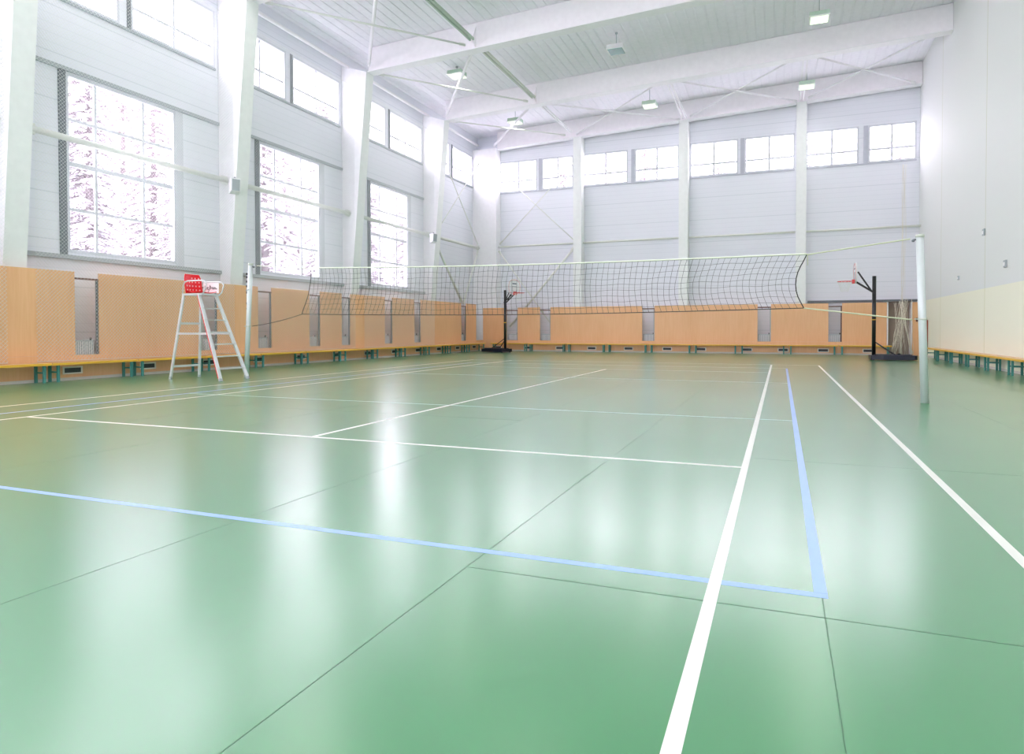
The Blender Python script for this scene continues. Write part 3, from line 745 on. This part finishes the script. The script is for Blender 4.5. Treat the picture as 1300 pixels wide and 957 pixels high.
# ------------------------------------------------------------ basketball stands
def hoop_stand(loc, rz, label):
    """local: pole at origin, board and rim towards -x, base towards +x"""
    t = empty('basketball_stand', loc, label, 'basketball hoop', 'portable basketball stands', rz)
    m_ = MB(); m_.tube([(0, 0, .08), (0, 0, 2.86)], .062, 12); p = m_.build('pole', BLACK, t)
    m_ = MB(); m_.tube([(0, 0, 1.36), (0, 0, 1.39)], .066, 12); tag(m_.build('sticker', YEL, p), 'small yellow band')
    m_ = MB(); m_.prism([(-.12, -.32), (-.12, .32), (.25, .42), (1.15, .42), (1.25, .3), (1.25, -.3), (1.15, -.42), (.25, -.42)], 'z', .03, .17)
    m_.prism([(0, -.22), (0, .22), (.3, .32), (1.05, .32), (1.12, .22), (1.12, -.22), (1.05, -.32), (.3, -.32)], 'z', .17, .2); b = m_.build('base', NAVY, t)
    m_ = MB(); m_.tube([(.75, -.05, .2), (.75, -.05, .235)], .05, 12); m_.build('filler_cap', BLACK, b)
    for sy in (-1, 1):
        m_ = MB(); m_.tube([(-.04, sy * .26 - .02, .05), (-.04, sy * .26 + .02, .05)], .05, 12); m_.build('wheel', BLACK, b)
        m_ = MB(); m_.bar((.03, sy * .05, .62), (.62, sy * .26, .19), .03, .03); m_.build('strut', BLACK, t)
    for sy in (-.07, .07):
        m_ = MB(); m_.bar((.02, sy, 2.28), (-.56, sy, 2.68), .02, .05); m_.bar((-.08, sy, 2.35), (-.50, sy, 3.02), .02, .035); m_.build('bracket', BLACK, t)
    # board: fan-shaped, rounded
    pts = []
    for k in range(24):
        a = 2 * math.pi * k / 24
        pts.append((.41 * math.copysign(abs(math.cos(a)) ** .8, math.cos(a)), 2.98 + .36 * math.copysign(abs(math.sin(a)) ** .85, math.sin(a))))
    m_ = MB(); m_.prism(pts, 'x', -.60, -.555); bd = m_.build('backboard', BOARD, t)
    m_ = MB(); m_.tube([(-.600, a * .9, 2.98 + (z - 2.98) * .9) for a, z in pts], .007, 6, closed=True); m_.build('border', RIM, bd)
    m_ = MB()
    for p_, q_ in (((-.14, 2.78), (.14, 2.78)), ((-.14, 3.0), (.14, 3.0)), ((-.14, 2.78), (-.14, 3.0)), ((.14, 2.78), (.14, 3.0))): m_.bar((-.602, *p_), (-.602, *q_), .006, .022)
    m_.build('target_square', GREYT, bd)
    m_ = MB(); m_.box(-.604, -.6, -.13, .13, 3.1, 3.15); m_.build('badge', nmat('badge_blue', (.10, .14, .2), .4), bd)
    m_ = MB(); m_.bev(-.68, -.601, -.08, .08, 2.62, 2.76, .008)
    m_.tube([(-.68 - .225 + .225 * math.cos(a_), .225 * math.sin(a_), 2.70) for a_ in [2 * math.pi * k / 28 for k in range(28)]], .011, 8, closed=True); rm = m_.build('rim', RIM, t)
    m_ = MB()
    for k in range(12):
        for sg in (1, -1):
            pp = []
            for q in range(6):
                a_ = 2 * math.pi * (k + sg * q * .5) / 12; rr = .22 - .11 * (q / 5) ** .8
                pp.append((-.905 + rr * math.cos(a_), rr * math.sin(a_), 2.69 - .07 * q))
            m_.tube(pp, .004, 4)
    m_.build('hoop_net', NETW, rm)
    return t
h1 = hoop_stand((2.95, 25.9, 0), 0.0, 'black portable basketball stand on the right, hoop facing left')
h2 = copy_tree(h1); h2.location = (-11.75, 28.6, 0); h2.rotation_euler = (0, 0, math.pi - 0.4); h2['label'] = 'black portable basketball stand in the far left corner, hoop facing right'

# gathered net hanging in the far right corner
random.seed(9)
g = empty('gathered_net', (4.5, YW - .12, 0), 'bunch of cream netting cords gathered in the far right corner', 'net')
m_ = MB()
for k in range(30):
    xt = random.uniform(-.12, .12); xb = random.uniform(-.42, .40); yb = random.uniform(-.05, .03)
    zt = 7.6 if k % 3 == 0 else random.uniform(2.1, 2.3)
    if k % 3: xt *= 2.6
    pts = []
    for q in range(9):
        s_ = q / 8; z = zt * (1 - s_) + .04 * s_
        blend = min(1, max(0, (2.4 - z) / 2.4))
        pts.append((xt + (xb - xt) * blend + .02 * math.sin(q * 2 + k), yb - .01 * k / 30, z))
    m_.tube(pts, .006 if k % 3 else .003, 5)
m_.build('cords', ROPEC, g)
m_ = MB()
for xb, xt in ((.38, -.1), (-.05, -.02), (.3, .0)): m_.tube([(xt, -.09, 2.15), (xt * .6 + xb * .4, -.1, 1.2), (xb, -.1, .05)], .014, 8)
m_.build('edge_ropes', ROPEC, g)

# ------------------------------------------------------------ speakers and small wall boxes
def speaker(loc, rz, label):
    t = empty('wall_speaker', loc, label, 'speaker', 'white wall speakers', rz)
    m_ = MB(); m_.prism([(-.09, -.2), (.09, -.14), (.13, .2), (-.11, .2)], 'x', -.12, .12); m_.build('cabinet', WHITE, t)
    m_ = MB(); m_.prism([(.092, -.13), (.10, -.13), (.135, .17), (.125, .17)], 'x', -.1, .1); m_.build('grille', GREYT, t)
    m_ = MB(); m_.bar((0, -.2, .23), (0, .04, .23), .03, .02); m_.tube([(0, 0, .18), (0, 0, .25)], .02, 8); m_.build('bracket', DARKT, t)
speaker((-13.78, 14.25, 4.95), -R90 - .5, 'white loudspeaker on a bracket at the second column')
speaker((-13.70, 25.35, 4.92), -R90 - .3, 'white loudspeaker on a bracket at the column before the end bay')
for y, z, s_, lab in ((22.1, 3.72, .09, 'upper small grey box on the right wall'), (20.15, 2.68, .09, 'small grey box on the right wall nearest the camera'), (24.9, 2.66, .06, 'tiny grey box on the right wall at the panel seam')):
    t = empty('wall_box', (XR, y, z), lab, 'wall box', 'small boxes on the right wall')
    m_ = MB(); m_.bev(-.04, -.001, -s_, s_, -s_, s_, .006); m_.build('housing', GREYT, t)
    m_ = MB(); m_.bev(-.05, -.04, -s_ * .5, s_ * .5, -s_ * .6, s_ * .4, .003); m_.build('cover', WHITE, t)

# ------------------------------------------------------------ floodlights
def lamp(x, y, z, lit, label):
    t = empty('floodlight', (x, y, z), label, 'lamp', 'hanging floodlights', .0)
    top = ceil_z(x) - z - .02
    m_ = MB(); m_.tube([(0, 0, .12), (0, 0, top)], .012, 6); m_.tube([(0, 0, top - .04), (0, 0, top)], .05, 10); m_.build('drop_rod', GREYT, t)
    m_ = MB(); m_.prism([(-.25, .06), (.25, .06), (.29, -.08), (-.29, -.08)], 'x', -.28, .28); hb = m_.build('housing', LAMPB_TINT if lit else WHITE, t)
    m_ = MB(); m_.box(-.30, .30, -.31, .31, -.11, -.085)
    m_.build('rim', WHITE, t)
    m_ = MB(); m_.box(-.25, .25, -.26, .26, -.125, -.111); m_.build('lens', LENS if lit else LENSOFF, t)
    m_ = MB(); m_.bev(-.08, .08, -.08, .08, .061, .13, .01); m_.build('gear_box', LAMPB_TINT if lit else WHITE, t)
    if lit:
        l = bpy.data.lights.new('floodlight', 'AREA'); l.shape = 'RECTANGLE'; l.size = .5; l.size_y = .5; l.energy = LAMP_W; l.color = (1.0, 1.0, .93)
        o = bpy.data.objects.new('floodlight_light', l); COL.objects.link(o); o.parent = t; o.location = (0, 0, -.14)
seen = {(23, -11.4): 'near the left wall, between the two visible beams', (23, -5.3): 'unlit, below the ceiling between the two visible beams', (23, 1.05): 'at the upper right, between the two visible beams',
        (28.5, -11.2): 'in the last bay at the left', (28.5, -5.15): 'in the last bay in the middle', (28.5, .88): 'in the last bay at the right'}
for y in (28.5, 23, 14, 9.5, 4.8, -1.4):  # last four rows are unseen, added to brighten the hall
    for j, x in enumerate((-11.3, -5.25, 1.0)):
        lab = None
        for (yy, xx), s_ in seen.items():
            if yy == y and abs(xx - x) < .3: lab = s_; x = xx
        lit = lab is None or 'unlit' not in lab
        if lab is None: lab = 'added for brightness out of view overhead, %s row towards the camera, %s of three' % ({14: 'first', 9.5: 'second', 4.8: 'third', -1.4: 'fourth'}[y], ['left', 'middle', 'right'][j])
        lamp(x, y, 10.5 if y > 25 else 10.72, lit, ('hanging square floodlight ' if lit else 'hanging floodlight, ') + lab)

# ------------------------------------------------------------ outside: snow and frosted trees
m_ = MB(); m_.box(-70, 40, -40, 31.8, -.6, -.4); m_.box(-70, 40, 31.8, 90, -.6, -.4)
tag(m_.build('snow_ground', SNOW), None, None, None, 'structure')['label'] = 'snow-covered ground outside'
random.seed(21)
def tree_parts(seed, H):
    rnd = random.Random(seed)
    tr = MB(); tr.tube([(0, 0, -.4), (.05, 0, H * .4), (0, .05, H * .75), (0, 0, H)], [.2, .15, .08, .02], 7)
    br = MB(); sn = MB()
    n = 190
    for k in range(n):
        z = .6 + (H - .9) * (k / n); L = (1 - z / H) ** .7 * 1.75 + .3; L *= rnd.uniform(.75, 1.0)
        a = k * 2.4 + rnd.uniform(-.5, .5); ca, sa = math.cos(a), math.sin(a)
        P = [Vector((ca * L * s_, sa * L * s_, z + .12 * math.sin(s_ * 3) - .42 * L * s_ * s_)) for s_ in (0, .33, .66, 1)]
        br.tube(P, [.035, .026, .018, .006], 4, caps=False)
        sn.tube([p + Vector((0, 0, .035)) for p in P[1:]], [.035, .04, .012], 4, caps=False)
        for q in range(7):
            s_ = .25 + .1 * q; b0 = P[0].lerp(P[3], s_); b0.z = z + .12 * math.sin(s_ * 3) - .42 * L * s_ * s_
            for sg in (1, -1):
                l2 = L * .38 * (1.1 - s_) + .1; d = Vector((ca * .55 - sa * sg * .8, sa * .55 + ca * sg * .8, rnd.uniform(-.5, -.1)))
                e = b0 + d * l2
                br.tube([b0, e], [.035, .012], 3, caps=False)
                sn.tube([b0 + Vector((0, 0, .022)), b0.lerp(e, .5) + Vector((0, 0, .026)), e + Vector((0, 0, .012))], [.018, .028, .006], 3, caps=False)
    return tr, br, sn
protos = []
spots = []
for row in range(3):
    for i in range(10 + 2 * row): spots.append((-21.6 - 3.6 * row, 7.5 + i * 4.15 + row * 1.4))
NL = len(spots)
for i in range(5): spots.append((-12.5 + i * 4.6, 40.0 + 2.0 * (i % 2)))
for i, (x, y) in enumerate(spots):
    if i < 4:
        H = [11.5, 13, 10.5, 12][i]
        t = empty('snowy_tree', (x, y, 0), 'x', 'tree', 'snow-laden trees outside the windows')
        tr, br, sn = tree_parts(i + 3, H)
        tr.build('trunk', BARK, t); br.build('branches', NEEDLE, t); sn.build('snow_cover', SNOW, t); protos.append(t)
    else:
        t = copy_tree(protos[i % 4]); t.location = (x, y, 0); t.rotation_euler = (0, 0, random.uniform(0, 6.28)); s_ = random.uniform(.85, 1.12); t.scale = (s_, s_, s_)
    t['label'] = 'snow-laden tree seen through the far-wall windows' if i >= NL else 'snow-laden tree outside the left-wall windows'
    t['group'] = 'snowy trees beyond the far wall' if i >= NL else 'snowy trees beyond the left wall'
